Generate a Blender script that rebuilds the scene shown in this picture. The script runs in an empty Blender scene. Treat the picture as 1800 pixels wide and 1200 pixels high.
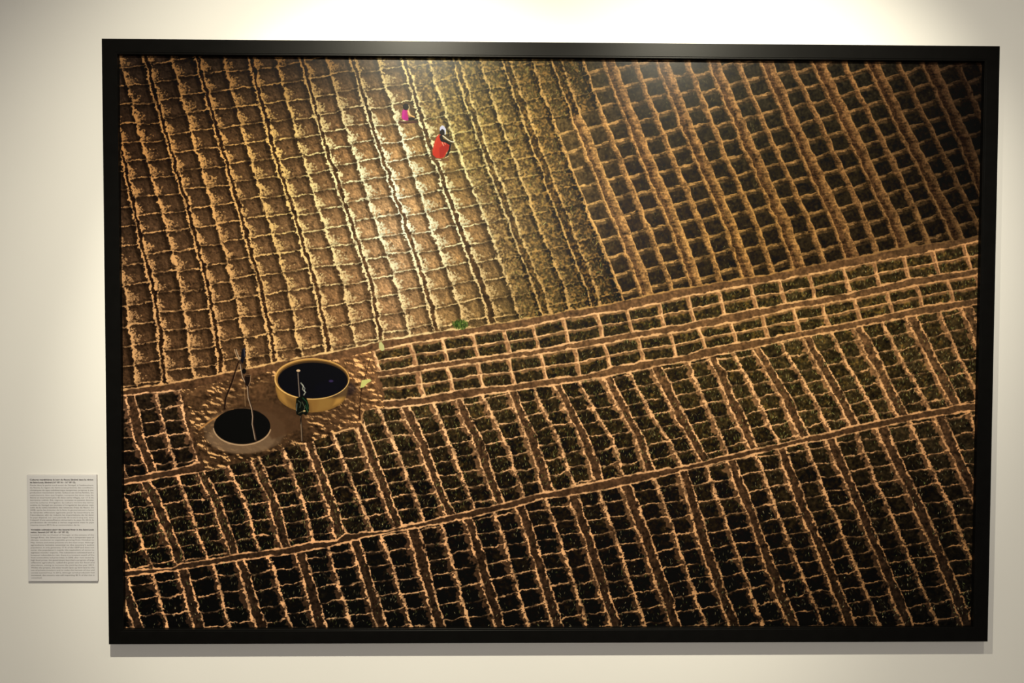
import bpy, bmesh, math, random
import numpy as np
from mathutils import Matrix, Vector

# ------------------------------------------------------------------ camera, light, exposure
scene = bpy.context.scene
COL = scene.collection
ZC = 1.55            # height of the picture's centre above the floor
FD = 0.028           # how far the frame's face stands off the wall
PW, PH = 1.88, 1.2697
F_PX = 1350.0
CAM_ROT = (math.radians(1.609), math.radians(-0.844), math.radians(0.149))
CAM_POS = (-0.1112, -1.6203, 0.0548)

def rot_cv(rx, ry, rz):
    cX, sX, cY, sY, cZ, sZ = math.cos(rx), math.sin(rx), math.cos(ry), math.sin(ry), math.cos(rz), math.sin(rz)
    return (np.array([[cZ, -sZ, 0], [sZ, cZ, 0], [0, 0, 1]]) @ np.array([[cY, 0, sY], [0, 1, 0], [-sY, 0, cY]])
            @ np.array([[1, 0, 0], [0, cX, -sX], [0, sX, cX]]))
R_CV = rot_cv(*CAM_ROT)

cam_data = bpy.data.cameras.new('camera')
cam = bpy.data.objects.new('camera', cam_data)
COL.objects.link(cam)
cam_data.sensor_width = 36.0
cam_data.lens = F_PX / 1800.0 * 36.0
cam_data.clip_start = 0.02
def wv(r): return Vector((r[0], r[2], -r[1]))
ax, ay, az = wv(R_CV[0]), -wv(R_CV[1]), -wv(R_CV[2])
cam.matrix_world = Matrix(((ax.x, ay.x, az.x, CAM_POS[0]), (ax.y, ay.y, az.y, CAM_POS[1] - FD),
                           (ax.z, ay.z, az.z, CAM_POS[2] + ZC), (0, 0, 0, 1)))
scene.camera = cam

vs = scene.view_settings
vs.view_transform = 'Standard'; vs.look = 'None'; vs.gamma = 1.0; vs.use_curve_mapping = False
vs.exposure = 0.0

world = bpy.data.worlds.new('world'); scene.world = world; world.use_nodes = True
world.node_tree.nodes['Background'].inputs[0].default_value = (1.0, 0.95, 0.90, 1)
world.node_tree.nodes['Background'].inputs[1].default_value = 0.08

def spot(name, loc, target, power, deg, blend, col, radius):
    d = bpy.data.lights.new(name, 'SPOT'); d.energy = power; d.spot_size = math.radians(deg)
    d.spot_blend = blend; d.color = col; d.shadow_soft_size = radius
    o = bpy.data.objects.new(name, d); COL.objects.link(o); o.location = loc
    o.rotation_euler = (Vector(target) - Vector(loc)).to_track_quat('-Z', 'Y').to_euler()
    return o
WARM = (1.0, 0.93, 0.72)
# two track spots on the ceiling in front of the picture; each has a bright core and a wide soft spill
SP1, SP2 = (-0.43, -1.30 , ZC + 1.20), (0.50, -1.30, ZC + 1.20)
K = 47.0
spot('track_spot_core', SP1, (-0.274, 0, ZC - 0.012), K * 1.768, 2 * 26.1, 0.5, WARM, 0.018)
spot('track_spot_core', SP2, (0.434, 0, ZC + 0.298), K * 2.75, 2 * 23.9, 1.0, WARM, 0.018)
spot('track_spot_spill', SP1, (-0.285, 0, ZC - 0.281), K * 3.097, 2 * 47.2, 1.0, WARM, 0.018)
spot('track_spot_spill', SP2, (0.70, 0, ZC - 0.281), K * 0.901, 2 * 47.2, 1.0, WARM, 0.018)
# soft fill added for the room's unseen ambient light, behind and above the visitor
def area(name, loc, target, power, sx, sy, col):
    d = bpy.data.lights.new(name, 'AREA'); d.shape = 'RECTANGLE'; d.size = sx; d.size_y = sy; d.energy = power; d.color = col
    o = bpy.data.objects.new(name, d); COL.objects.link(o); o.location = loc
    o.rotation_euler = (Vector(target) - Vector(loc)).to_track_quat('-Z', 'Y').to_euler()
    return o
area('gallery_fill_light', (0.25, -3.8, 2.3), (0.0, 0, 0.8), 36, 1.6, 0.8, (1.0, 0.93, 0.82))

# ------------------------------------------------------------------ helpers
def link_mesh(name, verts, faces, mat=None, parent=None, loc=(0, 0, 0), smooth=False):
    me = bpy.data.meshes.new(name)
    me.from_pydata([tuple(v) for v in verts], [], faces)
    me.update()
    if mat: me.materials.append(mat)
    if smooth:
        for p in me.polygons: p.use_smooth = True
    o = bpy.data.objects.new(name, me); COL.objects.link(o)
    o.location = loc
    if parent: o.parent = parent
    return o
def bm_obj(name, bm, mat, parent=None, loc=(0, 0, 0)):
    me = bpy.data.meshes.new(name); bm.to_mesh(me); bm.free()
    me.materials.append(mat)
    o = bpy.data.objects.new(name, me); COL.objects.link(o); o.location = loc
    if parent: o.parent = parent
    return o
def box(bm, x0, x1, y0, y1, z0, z1):
    v = [bm.verts.new(p) for p in ((x0,y0,z0),(x1,y0,z0),(x1,y1,z0),(x0,y1,z0),(x0,y0,z1),(x1,y0,z1),(x1,y1,z1),(x0,y1,z1))]
    for f in ((0,3,2,1),(4,5,6,7),(0,1,5,4),(1,2,6,5),(2,3,7,6),(3,0,4,7)): bm.faces.new([v[i] for i in f])
def empty(name, loc):
    o = bpy.data.objects.new(name, None); COL.objects.link(o); o.location = loc; o.empty_display_size = 0.1
    return o
def tag(o, **kw):
    for k, v in kw.items(): o[k] = v
    return o
def mat(name, col, rough, spec=0.5, noise=None, bump=None, coat=0.0):
    m = bpy.data.materials.new(name); m.use_nodes = True
    nt = m.node_tree; b = nt.nodes['Principled BSDF']
    b.inputs['Roughness'].default_value = rough
    b.inputs['Specular IOR Level'].default_value = spec
    b.inputs['Coat Weight'].default_value = coat
    tc = nt.nodes.new('ShaderNodeTexCoord')
    if noise:
        sc, amt = noise
        n = nt.nodes.new('ShaderNodeTexNoise'); n.inputs['Scale'].default_value = sc; n.inputs['Detail'].default_value = 4
        r = nt.nodes.new('ShaderNodeValToRGB')
        r.color_ramp.elements[0].position = 0.3; r.color_ramp.elements[1].position = 0.7
        r.color_ramp.elements[0].color = (*[c * (1 - amt) for c in col], 1)
        r.color_ramp.elements[1].color = (*[min(1, c * (1 + amt)) for c in col], 1)
        nt.links.new(tc.outputs['Object'], n.inputs['Vector']); nt.links.new(n.outputs['Fac'], r.inputs['Fac'])
        nt.links.new(r.outputs['Color'], b.inputs['Base Color'])
    else:
        b.inputs['Base Color'].default_value = (*col, 1)
    if bump:
        sc, st, di = bump
        n2 = nt.nodes.new('ShaderNodeTexNoise'); n2.inputs['Scale'].default_value = sc; n2.inputs['Detail'].default_value = 3
        bp = nt.nodes.new('ShaderNodeBump'); bp.inputs['Strength'].default_value = st; bp.inputs['Distance'].default_value = di
        nt.links.new(tc.outputs['Object'], n2.inputs['Vector']); nt.links.new(n2.outputs['Fac'], bp.inputs['Height'])
        nt.links.new(bp.outputs['Normal'], b.inputs['Normal'])
    return m

# ------------------------------------------------------------------ the setting
M_WALL = mat('painted_plaster', (0.80, 0.785, 0.765), 0.75, 0.25, noise=(2.5, 0.012), bump=(260, 0.12, 0.0006))
M_FLOOR = mat('grey_screed', (0.30, 0.28, 0.26), 0.5, 0.4, noise=(3, 0.1))
M_CEIL = mat('ceiling_paint', (0.55, 0.54, 0.52), 0.9, 0.2, noise=(3, 0.02))
bm = bmesh.new(); box(bm, -3.5, 3.5, 0, 0.12, 0, 3.0)
tag(bm_obj('wall_back', bm, M_WALL), kind='structure')
bm = bmesh.new(); box(bm, -3.5, 3.5, -4.5, 0.12, -0.1, 0)
tag(bm_obj('floor', bm, M_FLOOR), kind='structure')
bm = bmesh.new(); box(bm, -3.5, 3.5, -4.5, 0.12, 3.0, 3.1)
tag(bm_obj('ceiling', bm, M_CEIL), kind='structure')

# ------------------------------------------------------------------ the frame
M_FRAME = mat('black_satin_wood', (0.0035, 0.0033, 0.0031), 0.34, 0.07, noise=(40, 0.12), bump=(420, 0.10, 0.0004))
FW = 0.0315          # width of a rail's face
REC = 0.011          # the print lies this far behind the face
pic = empty('framed_photograph', (0, 0, ZC - PH / 2))
tag(pic, label='large black-framed aerial photograph of gridded garden plots hanging on the pale wall', category='picture')
W2, H = PW / 2, PH
def rail(side):
    # a mitred rail; profile across the face: outer edge, small chamfers, inner edge down to the print
    c = 0.0012
    prof = [(0, FD), (0, c), (c, 0), (FW - 0.004, 0), (FW - 0.0032, 0.0008), (FW - 0.0008, 0.0008), (FW, 0.0016), (FW, REC + 0.001), (FW + 0.0, REC + 0.006), (FW - 0.008, REC + 0.006), (FW - 0.008, FD)]
    # (inset, depth) -> ring of points at both mitred ends
    vs, n = [], len(prof)
    for end in (0, 1):
        for ins, dep in prof:
            y = -FD + dep
            if side in ('top', 'bottom'):
                x = (-W2 + ins) if end == 0 else (W2 - ins)
                z = (H - ins) if side == 'top' else ins
            else:
                z = ins if end == 0 else H - ins
                x = (-W2 + ins) if side == 'left' else (W2 - ins)
            vs.append((x, y, z))
    fs = [(i, (i + 1) % n, n + (i + 1) % n, n + i) for i in range(n)]
    o = link_mesh('frame_rail', vs, fs + [tuple(range(n))[::-1], tuple(range(n, 2 * n))], M_FRAME, pic)
    bm = bmesh.new(); bm.from_mesh(o.data); bmesh.ops.recalc_face_normals(bm, faces=bm.faces); bm.to_mesh(o.data); bm.free()
    return o
for s in ('top', 'bottom', 'left', 'right'): rail(s)
# ------------------------------------------------------------------ the printed picture
# A height-and-tone painting of the plots, laid out on the print (coordinates in the photograph's 1800x1200 frame),
# then mapped onto the flat print by the plane's own perspective.
SS = 2.0
GX0, GX1, GY0, GY1 = 196.0, 1746.0, 86.0, 1114.0
NW, NH = int((GX1 - GX0) * SS), int((GY1 - GY0) * SS)
rng = np.random.default_rng(11)
xs = (GX0 + (np.arange(NW) + 0.5) / SS).astype(np.float32)
ys = (GY0 + (np.arange(NH) + 0.5) / SS).astype(np.float32)

def sst(t):
    t = np.clip(t, 0, 1); return t * t * (3 - 2 * t)
def band(s, a, b, soft=1.0):
    return sst((s - a) / soft + 0.5) * sst((b - s) / soft + 0.5)
_FY = (np.fft.fftfreq(NH) * SS)[:, None].astype(np.float32); _FX = (np.fft.rfftfreq(NW) * SS)[None, :].astype(np.float32)
def vnoise(sx, sy, seed):
    # smooth isotropic noise with features about sx by sy across
    r = np.random.default_rng(seed)
    w = r.standard_normal((NH, NW), dtype=np.float32)
    F = np.fft.rfft2(w); gx, gy = sx * 0.42, sy * 0.42
    F *= np.exp(-2 * math.pi ** 2 * ((_FX * gx) ** 2 + (_FY * gy) ** 2))
    f = np.fft.irfft2(F, s=(NH, NW)).astype(np.float32)
    return np.clip(f * (0.22 / f.std()), -0.62, 0.62)
n40 = vnoise(40, 40, 1); n18 = vnoise(18, 18, 2); n9 = vnoise(9, 9, 3); n5 = vnoise(5, 5, 4)
n3 = vnoise(2.8, 2.8, 5); n2 = vnoise(1.7, 1.7, 6); m9 = vnoise(9, 9, 7); m5 = vnoise(5, 5, 8); m18 = vnoise(18, 18, 9); m40 = vnoise(40, 40, 10); m3 = vnoise(3, 3, 12)
X = np.broadcast_to(xs, (NH, NW)); Y = np.broadcast_to(ys[:, None], (NH, NW))
wobx = 3.2 * n18 + 3.0 * n9 + 2.4 * n5 + 1.6 * n3
woby = 3.0 * m18 + 2.6 * m9 + 1.8 * m5 + 1.3 * m3

def curve(pts):
    p = np.array(pts, float); return np.interp(xs, p[:, 0], p[:, 1]).astype(np.float32)[None, :]
p1u = curve([(205,687),(213,685),(300,673),(400,655),(480,638),(522,629),(600,615),(673,598),(767,583),(867,570),(960,553),(1050,538),(1147,518),(1240,500),(1360,480),(1420,468),(1500,453),(1600,433),(1740,412)])
p1l = curve([(205,697),(213,695),(320,685),(480,652),(600,630),(647,618),(723,603),(833,587),(937,572),(990,560),(1100,545),(1200,522),(1320,500),(1420,483),(1537,460),(1643,440),(1740,420)])
pmu = curve([(640,654),(660,652),(787,635),(840,628),(947,613),(1060,593),(1120,582),(1200,570),(1277,552),(1387,533),(1490,515),(1600,490),(1740,469)])
pml = curve([(640,664),(663,662),(787,645),(840,638),(947,622),(1060,605),(1120,593),(1200,582),(1283,567),(1397,542),(1500,525),(1608,502),(1740,480)])
p2u = curve([(640,708),(667,705),(743,697),(797,687),(850,680),(907,675),(967,665),(1023,660),(1077,645),(1140,633),(1200,625),(1240,612),(1297,602),(1353,593),(1407,582),(1460,572),(1513,562),(1570,550),(1627,538),(1740,521)])
p2l = curve([(640,722),(655,718),(727,713),(853,693),(973,677),(1067,662),(1147,645),(1233,630),(1323,612),(1373,600),(1493,577),(1583,560),(1677,543),(1740,530)])
p3u = curve([(205,1006),(217,1003),(303,998),(320,990),(400,978),(420,973),(500,963),(550,952),(593,950),(607,938),(683,932),(703,927),(773,910),(867,888),(933,872),(970,863),(1047,847),(1117,832),(1200,820),(1280,799),(1324,789),(1370,780),(1411,770),(1467,758),(1500,748),(1590,730),(1683,712),(1740,706)])
p3l = curve([(205,1016),(227,1013),(310,1002),(400,988),(433,983),(520,972),(593,957),(637,945),(717,930),(813,913),(877,897),(910,890),(960,875),(1003,870),(1067,860),(1160,838),(1220,823),(1298,805),(1330,797),(1411,779),(1457,771),(1537,752),(1637,733),(1740,717)])
p0u = curve([(205,844),(217,842),(260,832),(313,822),(355,812),(400,800),(470,786),(540,765)])
p0l = curve([(205,854),(217,852),(300,837),(347,830),(400,817),(443,806),(500,786),(540,775),(586,763),(622,752),(636,744),(640,722),(655,718),(727,713),(853,693),(973,677),(1067,662),(1147,645),(1233,630),(1323,612),(1373,600),(1493,577),(1583,560),(1677,543),(1740,530)])

# long ridges: per family a list {index: [(y, x), ...]} and where the index is a double furrow
def fam_from_rows(rows):
    d = {}
    for y, first, vals in rows:
        for k, v in enumerate(vals):
            if v is not None: d.setdefault(first + k, []).append((y, v))
    return {k: sorted(v) for k, v in d.items()}
U = fam_from_rows([
 (125, 0, [216.5,262,307.5,353,398.5,447,490.5,537,580,626,670,716,758.5,807,849,895,940,984.5,1030,1075.6,1123,1169.5,1216,1260,1304,1353,1399,1445,1492,1539,1587,1639,1690]),
 (250, -1, [212,249,297,341.6,388,431,478,524,571,615.6,664,708.7,753,799,847,891.5,940,986,1031,1078.5,1125,1172.5,1219,1266,1314,1358.7,1409,1458.4,1504.7,1555,1601.5,1649,1697,1747]),
 (400, -1, [243,292,339,382.7,431,474.6,525,571,620.5,664,715,757.7,809,857,903.6,949,996,1045,1093,1140.6,1188,1237,1286,1332.7,1381,1428.7,1479,1528,1576,1623,1676.6,1724]),
 (500, -2, [217,268,316,366,409.5,457,504,555,603,652.6,696.5,747,795,847,895,944,989,1036,1085,1133,1180,1224]),
 (600, -2, [232,284,332,381.5,429,478,525,576,625,669]),
 (655, -2, [237,287,338,388,438,486])])
L1 = fam_from_rows([
 (610, 16, [1285,1329,1378,1427.6,1474,1526,1574,1628,1679.6,1727]),
 (700, 14, [1237,1286,1332,1382,1431,1480,1526,1572.6,1624.6,1676,1724]),
 (733, 2, [673,721.7,771.7,820,866.7,919,963,1008,1051.7,1104,1149,1197]),
 (770, -2, [492,540,588.7,643.6,690,739,788,838,886,935,982,1028,1077,1125,1174,1218.7,1268,1318,1366]),
 (850, 2, [721.6,770,818,866,914,960,1009,1055,1100,1148]),
 (880, -8, [222,274.6,330,380,431,479.6,534,581.6,633,682.7,733]),
 (960, -8, [253.5,306.6,356,408,453.7,502,552,605])])
L1.setdefault(-3, []).insert(0, (810, 450)); L1.setdefault(-4, []).insert(0, (820, 403)); L1[-5].insert(0, (830, 352)); L1[-7].insert(0, (850, 257))
L2 = fam_from_rows([
 (800, 23, [1331,1379,1426,1472,1522,1571,1626,1681,1733]),
 (890, 20, [1221,1267.7,1316,1363,1410.7,1461,1511,1561,1614.5,1672,1724]),
 (940, 10, [730,782,832,883,932.5,982,1032,1081,1133,1187,1234]),
 (1000, 0, [212,267,320,378,428,482,537]),
 (965, 7, [577,630,679]),
 (980, 20, [1246,1299.5,1348.6,1398.6,1450.6,1499,1548.6,1600,1655,1707]),
 (1075, 0, [233,286.7,341.6,396,450,503.5,556,610,663,716,766,819,871,922,973,1024.5,1074,1126,1181,1232.5,1281,1333,1386,1437,1486.6,1536.6,1588.6,1639,1692.7])])
LS = {0: [(710, 231.5), (770, 245), (815, 263)], 1: [(710, 279.5), (770, 294), (807, 305)], 2: [(710, 328.6), (770, 341.6), (805, 355)],
      -1: [(710, 185), (770, 198), (815, 216)]}

def field(fam, slope, margin=3):
    ks = sorted(fam); yy = ys.astype(float); cols = []
    for k in ks:
        p = sorted(fam[k]); py = [a for a, b in p]; px = [b for a, b in p]
        x = np.interp(yy, py, px)
        s0 = s1 = slope
        if len(p) > 1:
            s0 = (px[1] - px[0]) / (py[1] - py[0]); s1 = (px[-1] - px[-2]) / (py[-1] - py[-2])
        s0 = 0.5 * s0 + 0.5 * slope; s1 = 0.5 * s1 + 0.5 * slope
        x = np.where(yy < py[0], px[0] - s0 * (py[0] - yy), x); x = np.where(yy > py[-1], px[-1] + s1 * (yy - py[-1]), x)
        cols.append(x)
    C = np.array(cols)                                   # k, y
    C = np.maximum.accumulate(C + np.arange(len(ks))[:, None] * 1e-3, axis=0)
    pre = np.stack([C[0] - 47.0 * j for j in range(margin, 0, -1)]); post = np.stack([C[-1] + 48.0 * j for j in range(1, margin + 1)])
    C = np.concatenate([pre, C, post]); kk = np.arange(ks[0] - margin, ks[-1] + margin + 1).astype(float)
    return C, kk
def index_map(C, kk):
    a = np.empty((NH, NW), np.float32)
    XW = xs[None, :] + wobx
    for r in range(NH): a[r] = np.interp(XW[r], C[:, r], kk)
    k = np.rint(a); sp = np.float32(47.5)
    return a, k.astype(int), (a - k) * sp

def hashk(k, seed, lo=0.0, hi=1.0):
    r = np.random.default_rng(seed); t = r.random(4096); return (lo + (hi - lo) * t[(k.astype(int) * 7 + 900) % 4096]).astype(np.float32)
def hash2(a, b, seed):
    r = np.random.default_rng(seed); t = r.random((256, 256)).astype(np.float32); return t[a.astype(int) % 256, b.astype(int) % 256]

def tone(xa, ya, table):
    # smooth colour field from a table of sRGB anchors
    T = np.array(table, float)                           # ny, nx, 3
    xi = np.interp(xs, xa, np.arange(len(xa))); i = np.minimum(xi.astype(int), len(xa) - 2); f = (xi - i)[:, None]
    R = T[:, i] * (1 - f) + T[:, i + 1] * f
    yi = np.interp(ys, ya, np.arange(len(ya))); j = np.minimum(yi.astype(int), len(ya) - 2); g = (yi - j)[:, None, None]
    return (R[j] * (1 - g) + R[j + 1] * g).astype(np.float32)
def mix(A, B, m):
    return A + (B - A) * m[..., None]

XA = [210, 400, 500, 600, 700, 800, 950, 1100, 1300, 1500, 1700]
cellU = tone(XA, [110, 250, 400, 550], [
 [(46,33,25),(52,38,28),(62,44,31),(78,58,40),(105,82,54),(105,88,48),(95,76,42),(52,42,28),(52,43,28),(44,37,26),(20,15,11)],
 [(56,37,25),(86,59,37),(108,76,47),(142,102,64),(176,132,84),(150,118,64),(118,90,50),(54,42,27),(52,43,28),(42,34,22),(18,14,10)],
 [(72,50,34),(98,68,44),(122,88,57),(160,118,78),(196,152,108),(168,124,78),(116,90,52),(56,40,25),(52,40,25),(44,34,22),(28,22,15)],
 [(76,51,33),(102,70,44),(120,84,54),(142,100,64),(168,124,84),(150,112,68),(108,84,46),(54,42,25),(48,38,24),(42,33,22),(30,24,16)]])
ridgeU = tone(XA, [110, 250, 400, 550], [
 [(150,104,62),(150,102,58),(150,104,58),(165,118,66),(240,205,130),(225,182,105),(190,142,82),(176,128,76),(178,130,80),(150,104,60),(56,38,25)],
 [(190,128,72),(222,162,94),(244,196,116),(255,236,178),(255,252,218),(252,230,158),(228,174,98),(196,142,82),(186,134,76),(148,104,60),(74,52,33)],
 [(206,146,92),(226,166,102),(244,198,124),(255,234,176),(255,252,218),(255,242,194),(220,170,98),(212,156,90),(192,138,72),(164,116,66),(110,78,46)],
 [(214,156,102),(228,168,108),(236,182,116),(240,194,132),(250,216,158),(240,196,134),(208,158,94),(200,146,84),(192,138,80),(170,120,72),(112,80,48)]])
XB = [210, 650, 1000, 1400, 1700]
YB = [600, 720, 850, 960, 1090]
ridgeL = tone(XB, YB, [
 [(216,158,112),(240,190,135),(226,170,118),(216,160,104),(188,132,84)],
 [(222,160,112),(236,182,130),(226,166,114),(218,160,108),(196,138,88)],
 [(216,152,104),(228,168,116),(218,160,110),(200,144,96),(160,110,70)],
 [(218,152,100),(220,158,108),(212,152,102),(176,124,78),(136,94,56)],
 [(206,146,98),(204,150,104),(188,136,90),(152,106,66),(110,76,46)]])
cellL = tone(XB, YB, [
 [(38,28,19),(62,48,30),(48,38,22),(58,46,26),(50,38,22)],
 [(34,25,18),(60,46,28),(44,34,20),(54,42,24),(46,35,21)],
 [(26,20,14),(32,24,16),(34,26,16),(34,26,16),(26,20,13)],
 [(22,17,12),(22,18,13),(24,18,12),(22,17,11),(20,16,11)],
 [(13,11,9),(15,13,10),(17,13,9),(14,11,8),(12,10,8)]])
flankL = tone(XB, YB, [
 [(110,74,50),(150,104,70),(150,106,68),(150,104,64),(126,86,54)],
 [(104,70,48),(140,96,64),(146,102,66),(146,100,64),(124,84,52)],
 [(76,50,34),(106,72,48),(112,78,50),(100,68,43),(78,52,32)],
 [(68,45,30),(82,55,37),(92,62,40),(76,51,32),(56,38,24)],
 [(52,35,24),(66,45,30),(66,45,29),(54,36,23),(38,26,17)]])
pathC = tone(XB, [560, 650, 760, 900, 1090], [
 [(116,78,50),(136,94,62),(132,92,58),(128,88,54),(104,72,45)],
 [(100,66,42),(126,86,56),(124,86,54),(116,80,48),(98,67,41)],
 [(84,56,37),(104,70,46),(106,72,46),(98,66,41),(80,54,34)],
 [(68,46,31),(74,50,33),(82,55,36),(72,48,31),(54,36,23)],
 [(54,37,26),(58,40,27),(58,39,26),(48,33,21),(34,23,15)]])

ridgeL *= 1.09; flankL *= 1.16; cellL *= 1.08
img = np.zeros((NH, NW, 3), np.float32)

# ---- upper field ----------------------------------------------------------------
Cu, ku = field(U, 0.23)
a, k, s = index_map(Cu, ku)
isD = (k % 2) != 0
hw = np.interp(xs, [210, 700, 800, 900, 1100, 1300, 1700], [4.2, 4.6, 5.4, 6.8, 9.2, 9.4, 9.4]).astype(np.float32)[None, :]
half = np.floor(a).astype(int)                           # which half bed (column of plots)
bed = np.floor((a - 1) / 2).astype(int)
g_x = np.array([210, 400, 700, 1000, 1300, 1500, 1750]); g_y = -np.cumsum(np.concatenate([[0], np.diff(g_x) * np.interp((g_x[1:] + g_x[:-1]) / 2, [250, 900, 1650], [0.11, 0.185, 0.30])]))
base = np.interp(xs, g_x, g_y).astype(np.float32)[None, :]
# bed phases read off the picture at its top
ph_pts = {0: 120, 2: 136, 4: 128, 6: 114.5, 8: 130, 10: 122, 12: 144, 14: 124.6, 16: 145, 18: 131, 20: 147, 22: 131, 24: 143, 26: 125, 28: 131, 30: 128}
pitch = 32.6
def phase_for(h):
    out = np.zeros(h.shape, np.float32)
    for kk_ in range(h.min(), h.max() + 1):
        c = (kk_ + 1) // 2 * 2                            # nearest single ridge: half kk_ lies beside it
        y0 = ph_pts.get(c, 125 + 13 * math.sin(c * 2.1)); x0 = float(np.interp(125, [125], [np.interp(c, ku, Cu[:, int((125 - GY0) * SS)])]))
        j = 3.0 * (np.random.default_rng(kk_ + 50).random() - 0.5) * 2
        out[h == kk_] = y0 + j - float(np.interp(x0, g_x, g_y))
    return out
slopebump = 1.2 * np.sin((a - half) * math.pi)
yy = Y + woby * 0.8 - base
t = (yy - phase_for(half)) / (pitch + 0.003 * (Y - 250)) + 0.10 * (hashk(half, 3) - .5) * np.sin(Y / 47.0 + hashk(half, 4, 0, 6.28)) * 2
row = np.floor(t).astype(int); v = t - row                # v: 0 just below a cross ridge .. 1 at the next
vpx = v * pitch; vup = (1 - v) * pitch
# kinds: 0 bare lit sand, 1 stubble, 2 dark grown
bound1 = np.interp(ys, [90, 200, 250, 400, 560], [10.9, 11.2, 12, 12, 12]).astype(np.float32)[:, None]
bound2 = np.interp(ys, [90, 190, 215, 400, 560], [18, 18, 16.0, 16.0, 16.0]).astype(np.float32)[:, None]
kdark = sst((a - bound2) / 0.06 + 0.5)
kstub = sst((a - bound1) / 0.06 + 0.5) * (1 - kdark)
kbare = (1 - sst((a - bound1) / 0.06 + 0.5)) * (1 - kdark)
rag = 1.0 + 1.6 * n3 + 1.1 * n2 + 0.8 * n5
cell = cellU * (1 + 0.16 * n9 + 0.22 * n5 + 0.22 * n3 + 0.14 * n2)[..., None]
gr_ = m3 + 0.6 * n2 + 0.6 * m5; rel_ = (np.roll(gr_, 1, 1) - np.roll(gr_, -1, 1)) + (np.roll(gr_, -1, 0) - np.roll(gr_, 1, 0))
cell = cell * (1 + np.clip(rel_ * 0.30, -0.3, 0.4))[..., None]
pits = sst((m3 + 0.5 * m5 - 0.42) / 0.12)
cell = cell * (1 - 0.28 * pits * kbare)[..., None]
U_ = cell
# shadow thrown below each cross ridge, fading down the plot
shad = sst(1 - (vpx + 2.5 * m5) / 10.0) * (1 - kdark)
U_ = U_ * (1 - 0.30 * shad)[..., None]
# soft light growing toward the bottom of bare plots
U_ = U_ * (1 + (0.10 * sst((v - 0.35) / 0.5) * kbare))[..., None]
# distances from furrows/ridges, s>0 to the right
dl = np.where(isD, s + hw, s)                             # from left crest
dr = np.where(isD, s - hw, s)                             # from right crest (or the only one)
edge = np.where(isD, hw, 0.0)
# dark wall left of each ridge
U_ = U_ * (1 - (0.34 * kbare + 0.46 * kstub) * band(dl, -10, -0.8, 5))[..., None]
# lit flank to the right, a ragged patch widening down the plot
wv_ = (3.0 + 16.0 * np.clip((v - 0.12) / 0.5, 0, 1) * (1 - 0.8 * sst((v - 0.80) / 0.2))) * (0.60 + 0.55 * hash2(half + 40, row + 60, 5)) * (0.75 + 0.25 * (~isD))
wv_ = wv_ * (1 + 0.8 * n5 + 1.2 * n3 + 1.0 * n2)
lit = sst((wv_ - dr) / 3.5) * sst((dr + 1.5) / 2.0)
patch_rough = np.clip(1.0 + 1.5 * n2 + 0.8 * n3 - 0.045 * dr, 0.0, 1)
U_ = mix(U_, ridgeU * (1.0 - 0.010 * np.clip(dr, 0, 14))[..., None], lit * patch_rough * (kbare * 0.95 + kstub * 0.45))
# crests
wcrest = np.where(isD, 1.85, 2.0) * (1 + 0.5 * n5 + 1.3 * n3 + 1.6 * n2)
crestL = sst((wcrest - np.abs(dl)) / 1.2 + 0.4) * isD
crestR = sst((wcrest * 0.85 - np.abs(dr)) / 1.2 + 0.4)
thick = band(dr, -0.8, 2.6 + 1.6 * n5 + 3.5 * n3 + 4 * n2, 1.4) * (~isD)
cr = np.clip(np.maximum(np.maximum(crestL, crestR), thick), 0, 1)
seg = np.clip(0.55 + 0.62 * hash2(half + 90, row + 30, 15) + 1.1 * n9 - 0.5 * shad, 0.25, 1)
seg = np.where(crestL > crestR, np.clip(seg + 0.35, 0, 1), seg)
# furrow between the pair
furrow = isD & (np.abs(s) < hw - 1)
fcol = cellU * np.array([0.62, 0.58, 0.56], np.float32) * (1 + 0.5 * n5 + 0.3 * n3)[..., None]
fur_m = furrow.astype(np.float32) * (kbare * 0.95 + kstub * 0.75)
U_ = mix(U_, fcol, fur_m)
sthick = np.maximum(band(dr, -1.2, 2.8 + 3 * n3 + 3 * n2, 1.6), band(dl, -1.6, 1.5 + 2 * n3 + 2 * n2, 1.5) * isD) * np.clip(0.85 + 0.8 * n9 + 0.6 * n3, 0.35, 1)
U_ = mix(U_, ridgeU * (0.92 + 0.35 * n3)[..., None], sthick * kstub)
U_ = mix(U_, ridgeU, cr * seg * (kbare + 0.60 * kstub))
# cross ridges: thin bright crest, absent in the furrow
crossm = sst((1.2 * (1 + 1.2 * n3 + 1.2 * n2) - np.minimum(vpx, vup)) / 1.0 + 0.35) * (~furrow)
crossm = crossm * np.clip(0.75 + 1.3 * n9 + 0.8 * m18, 0.15, 1)
ccol = ridgeU * 0.5 + 0.5 * np.minimum(ridgeU * 1.08, 255)
U_ = mix(U_, ccol, crossm * (0.88 * kbare + 0.60 * kstub))
U_ = U_ * (1 - (kbare * 0.18 * band(vup, 1.5, 5, 2)))[..., None]
# grown plots on the right: broad brown banks with a lit right-hand rim
tuft = 4.5 * n5 + 5.0 * n3 + 3 * n2
bankS = band(s + 0.0, -8.0 + tuft, 3.4 + 1.6 * n5, 1.5) * (~isD)
bankD = band(s, -hw - 5.5 + tuft, hw + 2.4 + 1.6 * n5, 1.5) * isD
bank = np.maximum(bankS, bankD)
xb = band(vup, -1, 3.0 + 1.6 * n5, 1.2) + band(vpx, -1, 0.8, 1.0)
wallb = band(vpx, 0.0, 6.0 + 2.0 * m5, 2.5)
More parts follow.
